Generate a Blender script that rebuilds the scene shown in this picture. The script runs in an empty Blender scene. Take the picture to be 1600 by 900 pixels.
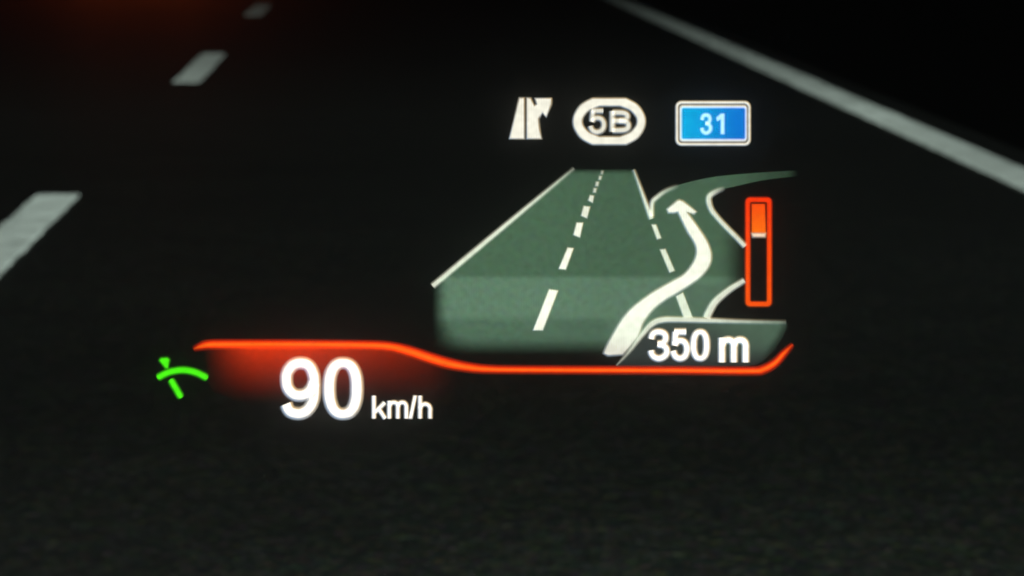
import bpy, bmesh, math, random
from mathutils import Vector, Matrix, noise as mnoise

# ------------------------------------------------------------------ camera, sky, sun, exposure
scene = bpy.context.scene
C = scene.collection
EYE = Vector((0.0, 0.0, 1.13))            # driver's eye above the road, metres
PITCH, YAW = math.radians(6.155), math.radians(2.11)
VIEW = (math.radians(90) - PITCH, 0.0, -YAW)

cam_data = bpy.data.cameras.new('camera')
cam = bpy.data.objects.new('camera', cam_data)
C.objects.link(cam)
cam.location = EYE
cam.rotation_euler = VIEW
cam_data.sensor_width = 36.0
cam_data.lens = 128.25
cam_data.clip_start = 0.05
cam_data.clip_end = 2000.0
cam_data.dof.use_dof = True
cam_data.dof.focus_distance = 2.32
cam_data.dof.aperture_fstop = 19.0
scene.camera = cam

SUN_EL, SUN_ROT = math.radians(24), math.radians(150)
world = bpy.data.worlds.new('World')
scene.world = world
world.use_nodes = True
wn, wl = world.node_tree.nodes, world.node_tree.links
sky = wn.new('ShaderNodeTexSky')
sky.sky_type = 'NISHITA'
sky.sun_disc = False
sky.sun_elevation = SUN_EL
sky.sun_rotation = SUN_ROT
wl.new(sky.outputs[0], wn['Background'].inputs['Color'])
wn['Background'].inputs['Strength'].default_value = 0.0006      # night sky

sun_data = bpy.data.lights.new('moonlight', 'SUN')
sun_data.energy = 0.004
sun_data.angle = math.radians(0.5)
sun_data.color = (1.0, 0.96, 0.9)
sun = bpy.data.objects.new('moonlight', sun_data)
sun.rotation_euler = (math.radians(90) - SUN_EL, 0, math.radians(180) - SUN_ROT)
C.objects.link(sun)

HEADLIGHT_POWER = 14000.0                    # the driver's own low beams, the only strong light on the road

vs = scene.view_settings
vs.view_transform = 'Standard'
vs.look = 'None'
vs.exposure = 0.0
vs.gamma = 1.0
vs.use_curve_mapping = False
scene.cycles.filter_width = 2.0
scene.cycles.transparent_max_bounces = 32
scene.cycles.use_denoising = True
scene.cycles.denoiser = 'OPENIMAGEDENOISE'
scene.cycles.sample_clamp_direct = 3.0
scene.cycles.sample_clamp_indirect = 0.5

random.seed(31)

# ------------------------------------------------------------------ helpers
def srgb(r, g, b):
    def f(c):
        c /= 255.0
        return c / 12.92 if c <= 0.04045 else ((c + 0.055) / 1.055) ** 2.4
    return (f(r), f(g), f(b))

def link(o, parent=None):
    C.objects.link(o)
    if parent is not None:
        o.parent = parent
    return o

def tag(o, label=None, cat=None, group=None, kind=None):
    for k, v in (('label', label), ('category', cat), ('group', group), ('kind', kind)):
        if v:
            o[k] = v
    return o

def new_mat(name):
    m = bpy.data.materials.new(name)
    m.use_nodes = True
    n, l = m.node_tree.nodes, m.node_tree.links
    return m, n, l, n['Principled BSDF']

def mesh_obj(name, bm, mat, parent=None, smooth=False):
    me = bpy.data.meshes.new(name)
    bm.to_mesh(me)
    bm.free()
    me.materials.append(mat)
    if smooth:
        for p in me.polygons:
            p.use_smooth = True
    return link(bpy.data.objects.new(name, me), parent)

# ------------------------------------------------------------------ surfaces
def asphalt_material(name, dark, light):
    m, n, l, b = new_mat(name)
    tc = n.new('ShaderNodeTexCoord')
    def noise(scale, detail, rough=0.5):
        t = n.new('ShaderNodeTexNoise')
        t.inputs['Scale'].default_value = scale
        t.inputs['Detail'].default_value = detail
        t.inputs['Roughness'].default_value = rough
        l.new(tc.outputs['Object'], t.inputs['Vector'])
        return t
    stones = n.new('ShaderNodeTexVoronoi')
    stones.inputs['Scale'].default_value = 70.0
    l.new(tc.outputs['Object'], stones.inputs['Vector'])
    grey = n.new('ShaderNodeSeparateColor')
    l.new(stones.outputs['Color'], grey.inputs[0])
    ramp = n.new('ShaderNodeValToRGB')
    e = ramp.color_ramp.elements
    e[0].position, e[0].color = 0.0, (*dark, 1)
    e[1].position, e[1].color = 1.0, (*light, 1)
    mid = ramp.color_ramp.elements.new(0.75)
    mid.color = (*[d * 0.62 + q * 0.38 for d, q in zip(dark, light)], 1)
    l.new(grey.outputs[0], ramp.inputs['Fac'])
    # each stone has its own slight tint
    tint = n.new('ShaderNodeMix')
    tint.data_type = 'RGBA'
    tint.blend_type = 'OVERLAY'
    tint.inputs[0].default_value = 0.45
    l.new(ramp.outputs['Color'], tint.inputs[6])
    l.new(stones.outputs['Color'], tint.inputs[7])
    # worn and stained patches
    big = noise(1.3, 6, 0.62)
    wear = n.new('ShaderNodeMapRange')
    wear.inputs['From Min'].default_value = 0.3
    wear.inputs['From Max'].default_value = 0.7
    wear.inputs['To Min'].default_value = 0.72
    wear.inputs['To Max'].default_value = 1.28
    l.new(big.outputs['Fac'], wear.inputs['Value'])
    blot = noise(15.0, 8, 0.85)
    wear2 = n.new('ShaderNodeMapRange')
    wear2.inputs['From Min'].default_value = 0.34
    wear2.inputs['From Max'].default_value = 0.66
    wear2.inputs['To Min'].default_value = 0.2
    wear2.inputs['To Max'].default_value = 2.0
    l.new(blot.outputs['Fac'], wear2.inputs['Value'])
    both = n.new('ShaderNodeMath')
    both.operation = 'MULTIPLY'
    l.new(wear.outputs[0], both.inputs[0])
    l.new(wear2.outputs[0], both.inputs[1])
    mul = n.new('ShaderNodeMix')
    mul.data_type = 'RGBA'
    mul.blend_type = 'MULTIPLY'
    mul.inputs[0].default_value = 1.0
    l.new(tint.outputs[2], mul.inputs[6])
    l.new(both.outputs[0], mul.inputs[7])
    hue = n.new('ShaderNodeMix')             # brown binder, green-grey and bluish stones in patches
    hue.data_type = 'RGBA'
    hue.blend_type = 'OVERLAY'
    hue.inputs[0].default_value = 0.75
    l.new(mul.outputs[2], hue.inputs[6])
    l.new(noise(11.0, 8, 0.85).outputs['Color'], hue.inputs[7])
    l.new(hue.outputs[2], b.inputs['Base Color'])
    b.inputs['Roughness'].default_value = 0.55
    b.inputs['Specular IOR Level'].default_value = 0.5
    bump = n.new('ShaderNodeBump')
    bump.inputs['Strength'].default_value = 0.5
    bump.inputs['Distance'].default_value = 0.0012
    fine = noise(160.0, 3)
    l.new(fine.outputs['Fac'], bump.inputs['Height'])
    l.new(bump.outputs['Normal'], b.inputs['Normal'])
    return m

def paint_material():
    m, n, l, b = new_mat('road_paint')
    tc = n.new('ShaderNodeTexCoord')
    t = n.new('ShaderNodeTexNoise')
    t.inputs['Scale'].default_value = 9.0
    t.inputs['Detail'].default_value = 8.0
    t.inputs['Roughness'].default_value = 0.7
    l.new(tc.outputs['Object'], t.inputs['Vector'])
    ramp = n.new('ShaderNodeValToRGB')
    e = ramp.color_ramp.elements
    e[0].position, e[0].color = 0.28, (0.40, 0.43, 0.40, 1)
    e[1].position, e[1].color = 0.52, (0.76, 0.82, 0.78, 1)
    l.new(t.outputs['Fac'], ramp.inputs['Fac'])
    l.new(ramp.outputs['Color'], b.inputs['Base Color'])
    b.inputs['Roughness'].default_value = 0.6
    bump = n.new('ShaderNodeBump')
    bump.inputs['Strength'].default_value = 1.0
    bump.inputs['Distance'].default_value = 0.0008
    t2 = n.new('ShaderNodeTexNoise')            # coat of fine glass beads: many facets face the lamps
    t2.inputs['Scale'].default_value = 700.0
    l.new(tc.outputs['Object'], t2.inputs['Vector'])
    l.new(t2.outputs['Fac'], bump.inputs['Height'])
    l.new(bump.outputs['Normal'], b.inputs['Normal'])
    return m

def earth_material():
    m, n, l, b = new_mat('verge_earth')
    tc = n.new('ShaderNodeTexCoord')
    t = n.new('ShaderNodeTexNoise')
    t.inputs['Scale'].default_value = 2.5
    t.inputs['Detail'].default_value = 9.0
    l.new(tc.outputs['Object'], t.inputs['Vector'])
    ramp = n.new('ShaderNodeValToRGB')
    e = ramp.color_ramp.elements
    e[0].color = (0.004, 0.0045, 0.003, 1)
    e[1].color = (0.016, 0.018, 0.009, 1)
    l.new(t.outputs['Fac'], ramp.inputs['Fac'])
    l.new(ramp.outputs['Color'], b.inputs['Base Color'])
    b.inputs['Roughness'].default_value = 1.0
    b.inputs['Specular IOR Level'].default_value = 0.05
    return m

ASPHALT = asphalt_material('road_asphalt', (0.0084, 0.0108, 0.0082), (0.048, 0.060, 0.045))
PAINT = paint_material()
EARTH = earth_material()

def sheet(name, pts, mat, parent=None):
    bm = bmesh.new()
    bm.faces.new([bm.verts.new(p) for p in pts])
    return mesh_obj(name, bm, mat, parent)

# ------------------------------------------------------------------ road and ground
LEFT_LINE, RIGHT_LINE = -1.19, 2.57        # lane line and edge line, metres from the driver's eye
ROAD_L, ROAD_R = -5.6, 2.86

ground = sheet('ground', [(-900, -200, -2.2), (900, -200, -2.2), (900, 1500, -2.2), (-900, 1500, -2.2)], EARTH)
tag(ground, kind='structure')
road = sheet('road', [(ROAD_L, -30, 0), (ROAD_R, -30, 0), (ROAD_R, 600, 0), (ROAD_L, 600, 0)], ASPHALT)
tag(road, kind='structure')
def bank(name, x0, z0, x1, z1, seed):
    rnd = random.Random(seed)
    bm = bmesh.new()
    ny, nx = 220, 10
    rows = []
    for j in range(ny + 1):
        y = -30 + 230 * j / ny
        row = []
        for i in range(nx + 1):
            f = i / nx
            jit = rnd.uniform(-0.05, 0.05) if 0 < i < nx else 0.0
            row.append(bm.verts.new((x0 + (x1 - x0) * f, y, z0 + (z1 - z0) * f + jit)))
        rows.append(row)
    for j in range(ny):
        for i in range(nx):
            bm.faces.new((rows[j][i], rows[j][i + 1], rows[j + 1][i + 1], rows[j + 1][i]))
    o = mesh_obj(name, bm, EARTH, None, True)
    return tag(o, kind='structure')

bank('verge', ROAD_R, -0.003, ROAD_R + 4.6, -2.25, 3)  # drop shaped so the headlights miss it and this side stays black
bank('central_reservation', ROAD_L - 5.0, -2.25, ROAD_L, -0.003, 4)

def stripe(name, xc, w, y0, y1, parent, seed, ribs=True):
    """Profiled thermoplastic stripe: 4 mm of paint with low cross ribs added to brighten it under the lamps, ragged at the edges."""
    rnd = random.Random(seed)
    bm = bmesh.new()
    pitch = 0.06
    ys = []
    if ribs:
        n = int((y1 - y0) / pitch)
        for j in range(n):
            a = y0 + j * pitch
            h = rnd.uniform(0.0055, 0.0064)
            ys += [(a, .004), (a + .022 + rnd.uniform(-.003, .003), .004), (a + .030, .004 + h), (a + .040, .004 + h), (a + .052, .004)]
    else:
        n = int((y1 - y0) / .5)
        ys = [(y0 + j * .5, .006) for j in range(n)]
    ys.append((y1, .004))
    rows = []
    wob, e = 0.0, 0.004
    for y, z in ys:
        wob = wob * .93 + rnd.uniform(-.0016, .0016)
        xs = (xc - w / 2 + rnd.uniform(-e, e) + wob, xc - w * .17, xc + w * .17, xc + w / 2 + rnd.uniform(-e, e) + wob)
        zz = [z + (rnd.uniform(-.0006, .0006) if z > .005 else 0) for _ in xs]
        rows.append([bm.verts.new((xs[0], y, .0005))] + [bm.verts.new((x, y, q)) for x, q in zip(xs, zz)] + [bm.verts.new((xs[3], y, .0005))])
    for a, b in zip(rows, rows[1:]):
        for i in range(5):
            bm.faces.new((a[i], a[i + 1], b[i + 1], b[i]))
    bm.faces.new(rows[0][::-1])
    bm.faces.new(rows[-1])
    return mesh_obj(name, bm, PAINT, parent)

tag(stripe('edge_line', RIGHT_LINE, 0.185, 6, 70, road, 1), 'solid white line along the right edge of the road')
stripe('edge_line', RIGHT_LINE, 0.185, 70.1, 300, road, 2, False)
DASHES = [(9.5, 13.77, -0.015, 'nearest white lane dash, cut off by the left edge of the photo'),
          (22.15, 26.0, 0.032, 'middle white lane dash at upper left'),
          (34.5, 37.6, 0.02, 'faint far lane dash at the top of the photo')]
for k, (y0, y1, dx, lab) in enumerate(DASHES):
    tag(stripe('lane_dash', LEFT_LINE + dx, 0.155, y0, y1, road, 10 + k), lab)
for k in range(4):
    stripe('lane_dash', LEFT_LINE, 0.155, 45.8 + 12.1 * k, 50.0 + 12.1 * k, road, 20 + k)

# ------------------------------------------------------------------ own headlights (low beam pattern)
def headlight(x, power):
    d = bpy.data.lights.new('headlight', 'SPOT')
    d.energy = power
    d.spot_size = math.radians(64)
    d.spot_blend = 1.0
    d.shadow_soft_size = 0.05
    d.color = (0.87, 1.0, 0.92)
    d.use_nodes = True
    n, l = d.node_tree.nodes, d.node_tree.links
    em = n['Emission']
    geo = n.new('ShaderNodeNewGeometry')
    sep = n.new('ShaderNodeSeparateXYZ')
    l.new(geo.outputs['Incoming'], sep.inputs[0])
    ab = n.new('ShaderNodeMath')
    ab.operation = 'ABSOLUTE'
    l.new(sep.outputs['Z'], ab.inputs[0])
    mr = n.new('ShaderNodeMapRange')          # slope of the ray, 0 = level, 1 = 0.12
    mr.inputs['From Max'].default_value = 0.12
    l.new(ab.outputs[0], mr.inputs['Value'])
    curve = n.new('ShaderNodeFloatCurve')     # hot spot just below the cut-off
    c = curve.mapping.curves[0]
    pts = BEAM
    c.points[0].location = pts[0]
    c.points[1].location = pts[-1]
    for p in pts[1:-1]:
        c.points.new(*p)
    curve.mapping.update()
    l.new(mr.outputs[0], curve.inputs['Value'])
    l.new(curve.outputs[0], em.inputs['Strength'])
    o = bpy.data.objects.new('headlight', d)
    o.location = (x, 1.95, 0.66)
    o.rotation_euler = (math.radians(90 - 1.2), 0, 0)
    C.objects.link(o)

BEAM = [(0.0, 0.01), (0.09, 0.06), (0.14, 0.42), (0.20, 0.98), (0.30, 0.85), (0.42, 0.38), (0.7, 0.13), (1.0, 0.065)]
headlight(-0.32, HEADLIGHT_POWER * 0.72)
headlight(1.08, HEADLIGHT_POWER * 1.22)

# ------------------------------------------------------------------ car ahead in the left lane
def plain(name, col, rough, metal=0.0, coat=0.0):
    m, n, l, b = new_mat(name)
    b.inputs['Base Color'].default_value = (*col, 1)
    b.inputs['Roughness'].default_value = rough
    b.inputs['Metallic'].default_value = metal
    b.inputs['Coat Weight'].default_value = coat
    t = n.new('ShaderNodeTexNoise')
    t.inputs['Scale'].default_value = 60.0
    r = n.new('ShaderNodeMapRange')
    r.inputs['To Min'].default_value = max(rough - 0.06, 0.02)
    r.inputs['To Max'].default_value = rough + 0.06
    l.new(t.outputs['Fac'], r.inputs['Value'])
    l.new(r.outputs[0], b.inputs['Roughness'])
    return m

def emit_mat(name, col, strength):
    m, n, l, b = new_mat(name)
    b.inputs['Base Color'].default_value = (*col, 1)
    b.inputs['Emission Color'].default_value = (*col, 1)
    b.inputs['Emission Strength'].default_value = strength
    b.inputs['Roughness'].default_value = 0.2
    return m

def loft(sections):
    """sections: list of rings (lists of points of equal length)."""
    bm = bmesh.new()
    rings = [[bm.verts.new(p) for p in s] for s in sections]
    k = len(rings[0])
    for a, b in zip(rings, rings[1:]):
        for i in range(k):
            bm.faces.new((a[i], a[(i + 1) % k], b[(i + 1) % k], b[i]))
    bm.faces.new(rings[0][::-1])
    bm.faces.new(rings[-1])
    bmesh.ops.recalc_face_normals(bm, faces=bm.faces)
    return bm

def box(bm, x0, x1, y0, y1, z0, z1):
    v = [bm.verts.new((x, y, z)) for z in (z0, z1) for y in (y0, y1) for x in (x0, x1)]
    for f in ((0, 2, 3, 1), (4, 5, 7, 6), (0, 1, 5, 4), (2, 6, 7, 3), (0, 4, 6, 2), (1, 3, 7, 5)):
        bm.faces.new([v[i] for i in f])

def build_car(x, y):
    car = bpy.data.objects.new('car', None)
    car.location = (x, y, 0)
    link(car)
    tag(car, 'car ahead in the left lane, its red tail lights tinting the road', 'car')
    paint = plain('car_paint', (0.02, 0.022, 0.026), 0.35, 0.3, 0.6)
    glass = plain('car_glass', (0.01, 0.012, 0.014), 0.08)
    rubber = plain('tyre_rubber', (0.015, 0.015, 0.015), 0.9)
    alloy = plain('wheel_alloy', (0.4, 0.4, 0.41), 0.35, 0.9)
    plate = plain('plate_white', (0.7, 0.7, 0.68), 0.5)
    lamp = emit_mat('tail_light_red', (1.0, 0.13, 0.016), TAIL_STRENGTH)
    def ring(y, w, z0, z1):
        h = z1 - z0
        return [(-w * .92, y, z0), (w * .92, y, z0), (w, y, z0 + h * .25), (w * .99, y, z0 + h * .6), (w * .93, y, z1 - .03), (w * .82, y, z1),
                (-w * .82, y, z1), (-w * .93, y, z1 - .03), (-w * .99, y, z0 + h * .6), (-w, y, z0 + h * .25)]
    body = mesh_obj('body', loft([ring(0.0, .84, .34, .92), ring(.12, .89, .26, 1.0), ring(.8, .91, .22, 1.0), ring(2.2, .91, .2, .96),
                                  ring(3.4, .9, .2, .92), ring(4.2, .86, .22, .8), ring(4.5, .76, .3, .62)]), paint, car, True)
    def cab(y, w, z):
        return [(-w, y, .93), (w, y, .93), (w * .8, y, z), (-w * .8, y, z)]
    mesh_obj('cabin', loft([cab(.35, .78, .97), cab(1.05, .8, 1.42), cab(2.0, .8, 1.46), cab(2.4, .8, 1.42), cab(3.3, .78, .95)]), glass, car, True)
    bm = bmesh.new(); box(bm, -.6, .6, 1.0, 2.3, 1.445, 1.475)
    mesh_obj('roof', bm, paint, car)
    for s in (-1, 1):
        bm = bmesh.new(); box(bm, min(s * .46, s * .84), max(s * .46, s * .84), -.02, .1, .78, .9)
        bmesh.ops.bevel(bm, geom=list(bm.edges), offset=.015, segments=2, affect='EDGES')
        mesh_obj('tail_light', bm, lamp, car)
        for wy in (.85, 3.6):
            bm = bmesh.new()
            bmesh.ops.create_cone(bm, cap_ends=True, segments=28, radius1=.33, radius2=.33, depth=.21,
                                  matrix=Matrix.Translation((s * .8, wy, .33)) @ Matrix.Rotation(math.pi / 2, 4, 'Y'))
            w = mesh_obj('wheel', bm, rubber, car)
            bm = bmesh.new()
            bmesh.ops.create_cone(bm, cap_ends=True, segments=20, radius1=.22, radius2=.2, depth=.03,
                                  matrix=Matrix.Translation((s * .912, wy, .33)) @ Matrix.Rotation(s * math.pi / 2, 4, 'Y'))
            mesh_obj('rim', bm, alloy, w)
    bm = bmesh.new(); box(bm, -.26, .26, -.03, .02, .6, .71)
    mesh_obj('number_plate', bm, plate, car)
    bm = bmesh.new(); box(bm, -.84, .84, -.05, .1, .36, .5)
    bmesh.ops.bevel(bm, geom=list(bm.edges), offset=.03, segments=2, affect='EDGES')
    mesh_obj('bumper', bm, paint, car)
    return car

TAIL_STRENGTH = 55.0
build_car(-3.75, 58.0)

# ------------------------------------------------------------------ head-up display
# The virtual picture stands 2.32 m ahead of the driver, over the road, 0.65 m wide raster of 1600 x 900 dots.
DOT = 2.32 / 5700.0
display = bpy.data.objects.new('head_up_display', None)
rot = Matrix.Rotation(-YAW, 4, 'Z') @ Matrix.Rotation(math.radians(90) - PITCH, 4, 'X')
display.matrix_world = Matrix.Translation(EYE + rot.to_3x3() @ Vector((0, 0, -2.32))) @ rot
display.empty_display_size = 0.05
link(display)
tag(display, 'glowing head-up display showing 90 km/h and a motorway exit, above the dark road', 'display')

def display_material():
    """Projected light: adds to what lies behind it. The colour of every graphic is stored on its mesh."""
    m = bpy.data.materials.new('display_light')
    m.use_nodes = True
    n, l = m.node_tree.nodes, m.node_tree.links
    n.remove(n['Principled BSDF'])
    at = n.new('ShaderNodeAttribute')
    at.attribute_name = 'tint'
    # fine vertical columns of the picture unit
    tc = n.new('ShaderNodeTexCoord')
    sx = n.new('ShaderNodeSeparateXYZ')
    l.new(tc.outputs['Object'], sx.inputs[0])
    fq = n.new('ShaderNodeMath'); fq.operation = 'MULTIPLY'
    fq.inputs[1].default_value = 2 * math.pi / (3.9 * DOT)
    l.new(sx.outputs['X'], fq.inputs[0])
    sn = n.new('ShaderNodeMath'); sn.operation = 'SINE'
    l.new(fq.outputs[0], sn.inputs[0])
    nz = n.new('ShaderNodeTexNoise')
    nz.inputs['Scale'].default_value = 260.0
    nz.inputs['Detail'].default_value = 3.0
    l.new(tc.outputs['Object'], nz.inputs['Vector'])
    a = n.new('ShaderNodeMath'); a.operation = 'MULTIPLY_ADD'
    a.inputs[1].default_value = 0.11
    a.inputs[2].default_value = 0.76
    l.new(sn.outputs[0], a.inputs[0])
    b = n.new('ShaderNodeMath'); b.operation = 'MULTIPLY_ADD'
    b.inputs[1].default_value = 0.48
    l.new(nz.outputs['Fac'], b.inputs[0])
    l.new(a.outputs[0], b.inputs[2])
    em = n.new('ShaderNodeEmission')
    l.new(at.outputs['Color'], em.inputs['Color'])
    l.new(b.outputs[0], em.inputs['Strength'])
    tr = n.new('ShaderNodeBsdfTransparent')
    add = n.new('ShaderNodeAddShader')
    l.new(em.outputs[0], add.inputs[0])
    l.new(tr.outputs[0], add.inputs[1])
    l.new(add.outputs[0], n['Material Output'].inputs['Surface'])
    m.cycles.emission_sampling = 'NONE'
    return m

LIGHT = display_material()
_layer = [0]

def local(u, v):
    return ((u - 800.0) * DOT, (450.0 - v) * DOT)

def graphic(name, verts, faces, tints, parent, label=None):
    """verts in display dots, one tint (linear rgb) per vertex; each graphic lies on its own layer 0.1 mm apart."""
    _layer[0] += 1
    z = _layer[0] * 0.0001
    me = bpy.data.meshes.new(name)
    me.from_pydata([(*local(u, v), z) for u, v in verts], [], faces)
    att = me.attributes.new('tint', 'FLOAT_COLOR', 'POINT')
    flat = []
    for t in tints:
        flat += [t[0], t[1], t[2], 1.0]
    att.data.foreach_set('color', flat)
    me.materials.append(LIGHT)
    o = link(bpy.data.objects.new(name, me), parent)
    if label:
        o['label'] = label
    return o

def spline(pts, n=10):
    """Catmull-Rom through tuples of any length."""
    out = []
    P = [pts[0]] + list(pts) + [pts[-1]]
    for i in range(1, len(P) - 2):
        p0, p1, p2, p3 = P[i - 1], P[i], P[i + 1], P[i + 2]
        for k in range(n):
            t = k / n
            out.append(tuple(0.5 * (2 * b + (c - a) * t + (2 * a - 5 * b + 4 * c - d) * t * t + (3 * b - a - 3 * c + d) * t ** 3)
                             for a, b, c, d in zip(p0, p1, p2, p3)))
    out.append(tuple(pts[-1]))
    return out

def sc(col, f):
    return tuple(c * f for c in col)

def fringe(nx, ny):
    """The optics split the colours a little: bluish towards lower left, warm towards upper right (v runs down)."""
    k = max(-1.0, min(1.0, (nx - ny) * 0.75))
    return (1 + .28 * k, 1.0 - .04 * abs(k), 1 - .42 * k)

def ribbon_data(pts, col, soft=1.6, n=10, cap=True, core=None):
    """pts: (u, v, width[, level]). A stroke with a soft rim; core is an optional hotter colour along the middle."""
    pts = [p if len(p) == 4 else (*p, 1.0) for p in pts]
    s = spline(pts, n)
    if cap:                                   # rounded ends
        def ext(a, b):
            d = Vector((a[0] - b[0], a[1] - b[1]))
            d = d.normalized() if d.length else Vector((1, 0))
            r = a[2] / 2
            return [(a[0] + d.x * r * k, a[1] + d.y * r * k, a[2] * math.sqrt(max(1 - k * k, 0.02)), a[3]) for k in (0.45, 0.75, 0.95)]
        s = ext(s[0], s[1])[::-1] + s + ext(s[-1], s[-2])
    verts, tints, faces = [], [], []
    for i, (u, v, w, lev) in enumerate(s):
        a, b = s[max(i - 1, 0)], s[min(i + 1, len(s) - 1)]
        d = Vector((b[0] - a[0], b[1] - a[1])).normalized()
        nx, ny = -d.y, d.x
        h = w / 2
        so = min(soft, h)
        end = 0.0 if cap and i in (0, len(s) - 1) else 1.0
        for off, q in ((-h - so * 1.5, 0), (-h + so * .25, .42), (-h + so * .9, 1), (0, 2), (h - so * .9, 1), (h - so * .25, .42), (h + so * 1.5, 0)):
            verts.append((u + nx * off, v + ny * off))
            c = core if (q == 2 and core) else col
            if q == .42:
                sg = 1 if off > 0 else -1
                c = tuple(x * y for x, y in zip(c, fringe(nx * sg, ny * sg)))
            tints.append(sc(c, lev * min(q, 1) * end))
    for i in range(len(s) - 1):
        for k in range(6):
            a = i * 7 + k
            faces.append((a, a + 1, a + 8, a + 7))
    return verts, faces, tints

def ribbon(name, pts, col, parent, label=None, **kw):
    return graphic(name, *ribbon_data(pts, col, **kw), parent, label)

# digits and letters drawn as strokes in a unit box (x right, y down)
STROKES = {
    '9': [[(.09, .77), (.20, .895), (.46, .935), (.70, .87), (.86, .70), (.90, .45), (.86, .24), (.72, .10), (.50, .06), (.28, .10), (.13, .22), (.10, .36), (.15, .50), (.30, .595), (.48, .62), (.66, .59), (.80, .51), (.885, .40)]],
    '3': [[(.08, .30), (.14, .15), (.30, .07), (.50, .055), (.72, .09), (.84, .19), (.83, .33), (.68, .43), (.42, .465)],
          [(.42, .465), (.70, .51), (.89, .62), (.89, .78), (.72, .90), (.48, .945), (.25, .90), (.11, .80), (.07, .68)]],
    '5': [[(.86, .08), (.60, .08), (.12, .08)], [(.22, .08), (.19, .25), (.155, .53)],
          [(.13, .50), (.30, .40), (.50, .365), (.74, .41), (.89, .55), (.89, .74), (.74, .89), (.48, .945), (.24, .90), (.11, .80), (.06, .70)]],
    'm': [[(.09, 0.0), (.09, .5), (.09, 1.0)],
          [(.09, .30), (.16, .15), (.29, .085), (.43, .13), (.495, .28), (.50, .5), (.50, 1.0)],
          [(.50, .30), (.57, .15), (.70, .085), (.84, .13), (.905, .28), (.91, .5), (.91, 1.0)]],
    'h': [[(.15, 0.0), (.15, .5), (.15, 1.0)],
          [(.15, .56), (.25, .43), (.50, .36), (.74, .42), (.85, .55), (.85, .7), (.85, 1.0)]],
    'k': [[(.15, 0.0), (.15, .5), (.15, 1.0)], [(.90, .30), (.60, .49), (.22, .72)], [(.45, .54), (.68, .76), (.93, 1.0)]],
    'B': [[(.14, .0), (.14, .5), (.14, 1.0)], [(.14, .075), (.45, .075), (.70, .10), (.83, .19), (.83, .33), (.70, .43), (.45, .465), (.14, .465)],
          [(.45, .465), (.74, .51), (.88, .61), (.88, .79), (.75, .89), (.50, .925), (.14, .925)]],
}

def drawn(name, ch, box4, width, col, parent, label=None, soft=1.7):
    u0, u1, v0, v1 = box4
    V, F, T = [], [], []
    if ch == '0':
        h = width / 2
        cx, cy, rx, ry = (u0 + u1) / 2, (v0 + v1) / 2, (u1 - u0) / 2, (v1 - v0) / 2
        e = 2.35
        def oval(ax, ay):
            out = []
            for k in range(48):
                t = 2 * math.pi * k / 48
                c, d = math.cos(t), math.sin(t)
                out.append((cx + ax * math.copysign(abs(c) ** (2 / e), c), cy + ay * math.copysign(abs(d) ** (2 / e), d)))
            return out
        return ring(name, oval(rx, ry), oval(rx - width, ry - width * .86), col, parent, label, soft)
    h = width / 2
    allx = [p[0] for st in STROKES[ch] for p in st]
    ally = [p[1] for st in STROKES[ch] for p in st]
    a0, a1, b0, b1 = min(allx), max(allx), min(ally), max(ally)
    hy = 0 if ch in 'mhk' else h
    for st in STROKES[ch]:
        pts = [(u0 + h + (x - a0) / (a1 - a0) * (u1 - u0 - width), v0 + hy + (y - b0) / (b1 - b0) * (v1 - v0 - 2 * hy), width) for x, y in st]
        v, f, t = ribbon_data(pts, col, soft=soft, n=6, cap=False)
        k = len(V)
        V += v; T += t; F += [tuple(i + k for i in q) for q in f]
    return graphic(name, V, F, T, parent, label)

def rimmed(name, bm, colfn, parent, label=None, soft=1.6):
    """A flat filled shape in dot coordinates (bm) plus a soft rim; colfn(u, v) gives its colour."""
    bm.normal_update()
    bm.verts.ensure_lookup_table()
    out = {}
    cen = {}
    for e in bm.edges:
        if len(e.link_faces) == 1:
            f = e.link_faces[0]
            c = f.calc_center_median()
            a, b = e.verts
            t = (b.co - a.co)
            nrm = Vector((t.y, -t.x, 0))
            if nrm.length == 0:
                continue
            nrm.normalize()
            if nrm.dot(a.co - c) < 0:
                nrm = -nrm
            for v in e.verts:
                out.setdefault(v.index, []).append(nrm)
            cen[e.index] = (a.index, b.index)
    verts = [None] * len(bm.verts)
    tints = [None] * len(bm.verts)
    faces = [tuple(v.index for v in f.verts) for f in bm.faces]
    rim = {}
    for v in bm.verts:
        u, w = v.co.x, v.co.y
        if v.index in out:
            n = sum(out[v.index], Vector((0, 0, 0)))
            n = n.normalized() if n.length > 1e-6 else Vector((0, 0, 0))
            verts[v.index] = (u - n.x * soft * .9, w - n.y * soft * .9)
            fr = fringe(n.x, n.y)
            rim[v.index] = ((u - n.x * soft * .25, w - n.y * soft * .25), (u + n.x * soft * 1.5, w + n.y * soft * 1.5),
                            tuple(x * y * .42 for x, y in zip(colfn(u, w), fr)))
        else:
            verts[v.index] = (u, w)
        tints[v.index] = colfn(u, w)
    idx = {}
    for k, p in rim.items():
        idx[k] = len(verts)
        verts += [p[0], p[1]]
        tints += [p[2], (0, 0, 0)]
    for a, b in cen.values():
        faces.append((a, b, idx[b], idx[a]))
        faces.append((idx[a], idx[b], idx[b] + 1, idx[a] + 1))
    bm.free()
    return graphic(name, verts, faces, tints, parent, label)

def poly_bm(loops):
    """Filled flat shape from closed outlines (holes by nesting), via a 2D curve."""
    cu = bpy.data.curves.new('outline', 'CURVE')
    cu.dimensions = '2D'
    cu.fill_mode = 'BOTH'
    for pts in loops:
        sp = cu.splines.new('POLY')
        sp.points.add(len(pts) - 1)
        for p, q in zip(sp.points, pts):
            p.co = (q[0], q[1], 0, 1)
        sp.use_cyclic_u = True
    return curve_bm(cu)

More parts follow.
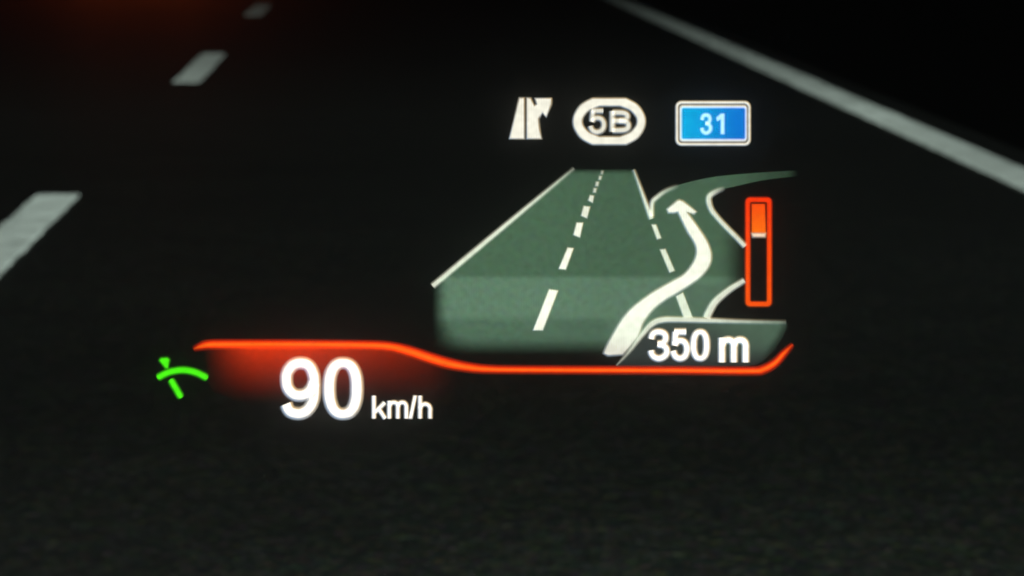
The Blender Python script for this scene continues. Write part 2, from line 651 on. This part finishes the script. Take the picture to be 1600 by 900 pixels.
def curve_bm(cu):
    o = bpy.data.objects.new('outline', cu)
    C.objects.link(o)
    dg = bpy.context.evaluated_depsgraph_get()
    dg.update()
    me = bpy.data.meshes.new_from_object(o.evaluated_get(dg))
    bpy.data.objects.remove(o)
    bm = bmesh.new()
    bm.from_mesh(me)
    bpy.data.meshes.remove(me)
    bmesh.ops.remove_doubles(bm, verts=bm.verts, dist=1e-5)
    bm.verts.index_update(); bm.edges.index_update(); bm.faces.index_update()
    return bm

def ring(name, outer, inner, col, parent, label=None, soft=1.6):
    """A closed band between two outlines of equal point count, soft on both sides."""
    if not callable(col):
        col = solid(col)
    n = len(outer)
    def normals(loop):
        out = []
        for i in range(n):
            a, b = loop[i - 1], loop[(i + 1) % n]
            k = 1
            while a == b and k < 4:
                k += 1
                b = loop[(i + k) % n]
            d = Vector((b[0] - a[0], b[1] - a[1]))
            d = d.normalized() if d.length else Vector((1, 0))
            out.append((d.y, -d.x))
        cx = sum(p[0] for p in loop) / n
        cy = sum(p[1] for p in loop) / n
        if sum(q[0] * (p[0] - cx) + q[1] * (p[1] - cy) for p, q in zip(loop, out)) < 0:
            out = [(-x, -y) for x, y in out]
        return out
    V, T, F = [], [], []
    for loop, sg, order in ((outer, 1, (1.5, -.25, -.9)), (inner, -1, (-.9, -.25, 1.5))):
        nn = normals(loop)
        for off in order:
            for (u, v), (nx, ny) in zip(loop, nn):
                V.append((u + nx * off * soft * sg, v + ny * off * soft * sg))
                c = col(u, v)
                if off == 1.5:
                    T.append((0, 0, 0))
                elif off == -.25:
                    T.append(tuple(x * y * .42 for x, y in zip(c, fringe(nx * sg, ny * sg))))
                else:
                    T.append(c)
    for r in range(5):
        for i in range(n):
            j = (i + 1) % n
            F.append((r * n + i, r * n + j, r * n + n + j, r * n + n + i))
    return graphic(name, V, F, T, parent, label)

def solid(col):
    return lambda u, v: col

def shape(name, loops, col, parent, label=None, soft=1.9):
    if not isinstance(loops[0][0], (tuple, list)):
        loops = [loops]
    bm = poly_bm(loops)
    return rimmed(name, bm, col if callable(col) else solid(col), parent, label, soft)

def field(name, poly, fn, parent, label=None, step=3.0):
    """A projected tint filling a polygon, on a fine grid: fn(u, v) gives its colour."""
    us = [p[0] for p in poly]; vs_ = [p[1] for p in poly]
    def inside(u, v):
        c = False
        for (x0, y0), (x1, y1) in zip(poly, poly[1:] + poly[:1]):
            if (y0 > v) != (y1 > v) and u < (x1 - x0) * (v - y0) / (y1 - y0) + x0:
                c = not c
        return c
    def snap(u, v):
        best, q = 1e9, (u, v)
        for (x0, y0), (x1, y1) in zip(poly, poly[1:] + poly[:1]):
            dx, dy = x1 - x0, y1 - y0
            L = dx * dx + dy * dy
            t = max(0, min(1, ((u - x0) * dx + (v - y0) * dy) / L)) if L else 0
            p = (x0 + t * dx, y0 + t * dy)
            d = (p[0] - u) ** 2 + (p[1] - v) ** 2
            if d < best:
                best, q = d, p
        return q
    nu = int((max(us) - min(us)) / step) + 2
    nv = int((max(vs_) - min(vs_)) / step) + 2
    u0, v0 = min(us) - step / 2, min(vs_) - step / 2
    ins = [[inside(u0 + i * step, v0 + j * step) for i in range(nu + 1)] for j in range(nv + 1)]
    idx, verts, tints, faces = {}, [], [], []
    def vid(i, j):
        if (i, j) not in idx:
            p = (u0 + i * step, v0 + j * step)
            if not ins[j][i]:
                p = snap(*p)
            idx[(i, j)] = len(verts)
            verts.append(p)
            tints.append(fn(*p))
        return idx[(i, j)]
    for j in range(nv):
        for i in range(nu):
            if sum((ins[j][i], ins[j][i + 1], ins[j + 1][i], ins[j + 1][i + 1])) >= 2:
                faces.append((vid(i, j), vid(i + 1, j), vid(i + 1, j + 1), vid(i, j + 1)))
    return graphic(name, verts, faces, tints, parent, label)

def ss(a, b, x):
    t = max(0.0, min(1.0, (x - a) / (b - a)))
    return t * t * (3 - 2 * t)

WHITE = sc(srgb(255, 248, 232), 1.5)
SOFTWHITE = sc(srgb(245, 242, 224), 1.08)
LINEWHITE = srgb(222, 226, 205)
ORANGE = srgb(255, 55, 2)
ORANGE_HOT = (1.1, 0.18, 0.008)
GREEN = srgb(78, 255, 18)

# --- lane view: tinted carriageway with its exit
ROAD_POLY = ([(893, 264), (990, 264)] +
             spline([(1018, 338), (1019, 316), (1032, 301), (1060, 289), (1112, 277), (1170, 271), (1249, 266)], 6) +
             spline([(1249, 275), (1196, 281), (1150, 291), (1118, 299), (1107, 313), (1112, 329), (1128, 348), (1163, 384)], 6) +
             [(1166, 436)] +
             spline([(1162, 440), (1138, 454), (1116, 472), (1104, 497)], 6) +
             spline([(1060, 498), (1032, 499), (1016, 507), (1001, 526), (983, 551), (966, 571)], 5) +
             [(780, 571), (672, 560), (672, 449)])

def carriageway(u, v):
    base = srgb(73, 103, 79)
    low = srgb(94, 126, 102)
    foot = srgb(78, 107, 86)
    k = ss(428, 438, v)
    c = tuple(a + (b - a) * k for a, b in zip(base, low))
    k = ss(490, 506, v) * (1 - ss(940, 975, u))
    c = tuple(a + (b - a) * k for a, b in zip(c, foot))
    f = ss(262, 274, v) if u < 1000 else 1.0
    if v > 440:
        f *= ss(674, 704 + max(0, (v - 500)) * .9, u)
    f *= 1 - ss(522, 556, v + 0.00022 * max(0, 760 - u) ** 2)
    if u > 1000:
        if v < 305:
            f *= 1 - 0.55 * ss(1120, 1235, u)
            f *= 1 - ss(1225, 1249, u)
        else:
            f *= 1 - 0.93 * ss(1120, 1164, u) * ss(350, 380, v)
        f *= 1 - 0.2 * ss(436, 452, v) * ss(1010, 1050, u)
    f *= 1 - 0.12 * ss(820, 1000, u)
    w = [mnoise.noise((u / 9.0, v / 9.0, q * 7.3)) + .6 * mnoise.noise((u / 3.6, v / 5.0, 50 + q * 3.1)) for q in (0, 1, 2)]
    m = sum(w) / 3                                     # the projected tint is a little blotchy
    return tuple(x * f * (1 + .10 * m + .09 * (y - m)) for x, y in zip(c, w))

lane_view = field('lane_view', ROAD_POLY, carriageway, display, 'dark green road picture with an exit curving to the right', 2.5)

ribbon('lane_edge_line', [(676, 447, 7.5), (740, 393.5, 7), (800, 343.5, 6), (850, 302, 5, .75), (897, 263, 4, .25)], LINEWHITE, lane_view, 'slanting left edge line of the road picture', cap=False)
ribbon('lane_edge_line', [(990, 265, 3.5, .5), (1000, 292, 4.5, .85), (1010, 320, 6), (1018, 342, 7)], LINEWHITE, lane_view, 'right edge line of the main road up to the exit', cap=False)
ribbon('lane_edge_line', [(1019, 338, 5), (1019, 317, 6), (1028, 307, 6, .8), (1041, 298, 6, .45), (1060, 290, 6, .05)], LINEWHITE, lane_view, 'short curved line where the exit branches off', cap=False)
ribbon('lane_edge_line', [(1132, 294, 6, .1), (1119, 299, 7, .6), (1109, 306, 7.5), (1107.5, 315, 8), (1112, 328, 7.5), (1122, 341, 7), (1137, 357, 7), (1152, 372, 7), (1164, 385, 7)], LINEWHITE, lane_view, 'curved right edge line of the exit, above', cap=False)
ribbon('lane_edge_line', [(1163, 438, 7, .9), (1139, 453, 8.5), (1118, 471, 10), (1108, 487, 11), (1104, 497, 11)], LINEWHITE, lane_view, 'curved right edge line of the exit, below', cap=False)

for q, lev in (([(858, 452), (872, 454), (848, 516), (833, 516)], 1.0), ([(887, 387), (896, 388), (884, 421), (873, 420)], 1.0),
               ([(901, 348), (911, 348), (906, 371), (896, 367)], .95), ([(912, 322), (922, 323), (917, 341), (908, 337)], .85),
               ([(922, 305), (928, 306), (926, 317), (919, 313)], .75), ([(927.5, 294), (932.5, 294), (931, 301), (926.5, 301)], .6),
               ([(931, 284), (936, 284), (934.5, 291), (930, 291)], .55), ([(936, 275), (940.5, 275), (939, 281), (935, 281)], .5),
               ([(939.5, 267), (943, 267), (942, 272.5), (938, 272.5)], .35)):
    shape('lane_dash', q, sc(SOFTWHITE, lev), lane_view, soft=1.3)
for q in ([(1018, 351), (1025, 351), (1033, 372), (1026.5, 374)], [(1031, 390), (1039.5, 389), (1054, 423), (1046, 426)], [(1056, 463), (1067, 457), (1082, 496), (1068, 496)]):
    shape('exit_dash', q, LINEWHITE, lane_view, soft=1.4)

# the big route arrow
ARROW_L = [(1059, 331), (1073, 360), (1085, 380), (1088, 394), (1083, 410), (1069, 428), (1049, 440), (1021, 456), (992, 477), (974, 496), (959, 520), (947, 542), (943, 552)]
ARROW_R = [(1073, 331), (1089, 353), (1104, 376), (1111, 396), (1109, 413), (1098, 429), (1082, 442), (1062, 455), (1037, 470), (1019, 485), (1005, 504), (996, 526), (973, 554)]
aL, aR = spline(ARROW_L, 6), spline(ARROW_R, 6)
arrow_loop = aL + [(950, 555.5)] + aR[::-1] + [(1084, 334.5), (1088, 331), (1067, 314.5), (1061, 312.5), (1057, 314.5), (1042, 327), (1044, 332.5), (1052, 332.5)]
def arrow_col(u, v):
    f = 1.0 - 0.17 * ss(480, 556, v)
    return sc(srgb(250, 247, 230), f)
shape('route_arrow', arrow_loop, arrow_col, lane_view, 'thick white curved arrow leading onto the exit')

# --- distance tab
TAB_EDGE = [(963, 572), (983, 549), (1003, 523), (1018, 506), (1033, 499), (1055, 498), (1108, 499.5), (1152, 501), (1228, 502)]
TAB_POLY = spline(TAB_EDGE, 5) + spline([(1230, 510), (1221, 530), (1204, 553), (1184, 568), (1160, 572)], 5)
def tab_col(u, v):
    a, b = srgb(44, 52, 50), srgb(74, 98, 80)
    k = ss(1060, 1215, u) * (1 - ss(525, 572, v)) + 0.35 * (1 - ss(500, 530, v))
    k = min(k, 1)
    c = tuple(p + (q - p) * k for p, q in zip(a, b))
    f = 1 - ss(550, 574, v) * 0.45
    return sc(c, f * (1 - 0.8 * ss(1214, 1231, u + max(0, v - 512) * .62)))
tab = field('distance_tab', TAB_POLY, tab_col, display, 'dark tab with the distance 350 m under the arrow', 2.5)
ribbon('tab_outline', [(963, 571, 1.6, .4), (983, 549, 4, .7), (1003, 523, 6.5, .95), (1018, 506.5, 8), (1033, 500, 8.5), (1055, 499, 8), (1108, 500.5, 7, .9), (1152, 502, 6, .6), (1195, 503, 6, .28), (1228, 503.5, 6, .12)],
       LINEWHITE, tab, None, cap=False)
drawn('digit', '3', (1013, 1045.5, 514, 564), 8.6, WHITE, tab)
drawn('digit', '5', (1047.5, 1077, 514, 564), 8.6, WHITE, tab)
drawn('digit', '0', (1079, 1108.5, 514.5, 563.5), 9, WHITE, tab)
drawn('letter', 'm', (1123, 1169.5, 527.5, 566), 9.4, WHITE, tab)

# --- row of signs above the road picture
sign = shape('motorway_exit_symbol', [(811.5, 153.5), (819, 153.5), (819.2, 217), (796, 217)], SOFTWHITE, display, 'small white motorway exit pictogram with an arrow branching right')
shape('branch_arrow', [(823.2, 153.5), (829, 154), (835, 166), (839, 163), (836, 154), (861.5, 154), (861, 163), (853.5, 183), (847.5, 176), (841, 186), (842.5, 201), (846, 217), (823.2, 217)], SOFTWHITE, sign)

def stadium(x0, x1, y0, y1, cut, k=6):
    """Long sign outline with flat top and bottom and rounded-angular ends."""
    ym = (y0 + y1) / 2
    right = spline([(x1 - cut, y0), (x1 - cut * .42, y0 + (ym - y0) * .27), (x1 - cut * .09, y0 + (ym - y0) * .66), (x1, ym), (x1 - cut * .09, y1 - (ym - y0) * .66), (x1 - cut * .42, y1 - (ym - y0) * .27), (x1 - cut, y1)], k)
    left = [(x0 + x1 - u, v) for u, v in right][::-1]
    return right + left
badge = ring('exit_number_badge', stadium(895.5, 1008, 154, 226, 30), stadium(909.5, 995.5, 165.8, 214, 27), SOFTWHITE, display, 'oval white badge with exit number 5B')
drawn('digit', '5', (919, 946.5, 170, 210), 7, sc(SOFTWHITE, .86), badge)
drawn('letter', 'B', (953, 985, 170, 210), 7.5, sc(SOFTWHITE, .86), badge)

def rrect(x0, x1, y0, y1, r, k=5):
    out = []
    for cx, cy, a0 in ((x1 - r, y0 + r, -90), (x1 - r, y1 - r, 0), (x0 + r, y1 - r, 90), (x0 + r, y0 + r, 180)):
        for i in range(k + 1):
            a = math.radians(a0 + 90 * i / k)
            out.append((cx + r * math.cos(a), cy + r * math.sin(a)))
    return out
def blue(u, v):
    k = ss(1060, 1168, u)
    return tuple(a + (b - a) * k for a, b in zip(srgb(0, 170, 226), srgb(0, 116, 212)))
shield = field('route_shield', rrect(1063, 1166, 167, 219.5, 3), blue, display, 'blue rectangular route sign with the number 31', 4)
ring('border', rrect(1055.5, 1172, 158.5, 227.5, 9), rrect(1059.2, 1168.6, 162.4, 223.8, 6), SOFTWHITE, shield, soft=1.2)
ring('border', rrect(1061.2, 1166.8, 164.4, 221.8, 5), rrect(1064.6, 1163.8, 169, 217.8, 3), sc(SOFTWHITE, .8), shield, soft=1.2)
drawn('digit', '3', (1093.5, 1112, 177.5, 211), 5.5, sc(srgb(205, 232, 225), .9), shield, soft=1.2)
shape('digit', [(1118.5, 184), (1126, 178), (1131.5, 178), (1131.5, 210), (1125.5, 210), (1125.5, 187), (1120, 190)], sc(srgb(205, 232, 225), .9), shield, soft=1.2)

# --- countdown bar
bar = ring('countdown_bar', rrect(1164.2, 1204.8, 309, 478.6, 7), rrect(1171.2, 1197.8, 316, 471.6, 3),
            lambda u, v: tuple(a + (b - a) * ss(330, 460, v) for a, b in zip(srgb(255, 56, 2), srgb(255, 84, 0))), display, 'upright orange frame of the turn countdown bar', soft=1.5)
shape('bar_fill', [(1174, 319), (1194.5, 319), (1195.8, 364), (1174, 364)], lambda u, v: srgb(255, 78 + 35 * ss(320, 364, v), 8), bar, soft=1.2)
shape('bar_level', [(1173.5, 364.5), (1196, 364.5), (1195, 370.5), (1175.5, 370.5)], srgb(255, 222, 190), bar, soft=2.0)

# --- orange divider with the red field beneath it
divider = ribbon('divider_line', [(303, 545.5, 4, .35), (312, 542, 8, .8), (327, 538.5, 11.5), (362, 538, 12), (465, 538, 11.5), (560, 539, 11.5), (605, 541, 12), (637, 548, 13.5), (672, 559.5, 14.5), (703, 568.5, 14), (740, 575, 11.5),
                                 (770, 577, 10), (800, 577.5, 9.5), (900, 578, 9.5), (1050, 578.5, 9.5), (1170, 579.5, 10), (1192, 577, 11), (1210, 567, 10), (1224, 552, 8), (1238, 538, 3.5, .6)],
                 ORANGE, display, 'long orange line bending down from left to right', soft=2.2, cap=False, core=ORANGE_HOT)
def line_v(u):
    s = [(300, 545), (340, 538), (600, 541), (637, 548), (672, 560), (703, 568), (740, 575)]
    for (a, b), (c, d) in zip(s, s[1:]):
        if a <= u <= c:
            return b + (d - b) * (u - a) / (c - a)
    return 575
def red_col(u, v):
    d = v - line_v(u)
    f = ss(315, 412, u) * (1 - 0.5 * ss(440, 590, u)) * (1 - ss(560, 720, u))
    f *= (1 - min(max(d, 0) / (95 - 12 * ss(560, 700, u)), 1)) ** 2
    return (0.78 * f, 0.036 * f, 0.003 * f)
field('red_field', [(318, 541), (600, 543), (637, 549), (672, 560), (703, 568), (738, 575), (735, 600), (690, 640), (600, 645), (420, 645), (330, 610)], red_col, divider, 'dim red field fading out below the orange line', 5)

# --- speed
drawn('speed_digit', '9', (440, 500, 559, 653.5), 15.5, WHITE, display, 'large white digit 9 of the speed', soft=2.5)
drawn('speed_digit', '0', (506.5, 566.5, 559.5, 653.5), 16.8, WHITE, display, 'large white digit 0 of the speed', soft=2.5)
unit = drawn('speed_unit', 'k', (582, 605, 618, 653.5), 5.4, WHITE, display, 'small white letters km/h behind the speed', soft=1.3)
drawn('letter', 'm', (606, 638, 626, 653.5), 5.4, WHITE, unit, soft=1.3)
shape('letter', [(646.5, 618), (651.5, 618), (644, 653.5), (639, 653.5)], WHITE, unit, soft=1.3)
drawn('letter', 'h', (654, 675, 618, 653.5), 5.4, WHITE, unit, soft=1.3)

# --- green icon
icon = ribbon('wiper_icon', [(250, 588.5, 9), (263, 582, 9), (276.5, 578.8, 9), (288, 578, 9), (299, 579.5, 9), (311, 583.3, 9), (322, 589, 9)], GREEN, display, 'green curved wiper symbol left of the speed', soft=1.8)
ribbon('wiper_arm', [(269.5, 595.5, 9), (282.5, 618, 9)], GREEN, icon, soft=1.8)
shape('washer_nozzle', [(250, 563), (252.5, 559.5), (262.5, 558.8), (266, 561.5), (263.5, 575), (259.5, 575)], GREEN, icon, soft=1.8)

# ------------------------------------------------------------------ haze volume added to bloom the display light
HAZE_DENSITY, HAZE_FORWARD = 0.02, 0.99
bm = bmesh.new()
box(bm, -950, 950, -250, 1550, -3.2, 1.75)
hm = bpy.data.materials.new('bloom_haze')
hm.use_nodes = True
hm.node_tree.nodes.remove(hm.node_tree.nodes['Principled BSDF'])
pv = hm.node_tree.nodes.new('ShaderNodeVolumePrincipled')
pv.inputs['Color'].default_value = (0.95, 0.96, 0.98, 1)
pv.inputs['Density'].default_value = HAZE_DENSITY
pv.inputs['Anisotropy'].default_value = HAZE_FORWARD
hm.node_tree.links.new(pv.outputs[0], hm.node_tree.nodes['Material Output'].inputs['Volume'])
haze = mesh_obj('haze', bm, hm)
tag(haze, 'thin haze added for a soft glow round the display', kind='stuff')
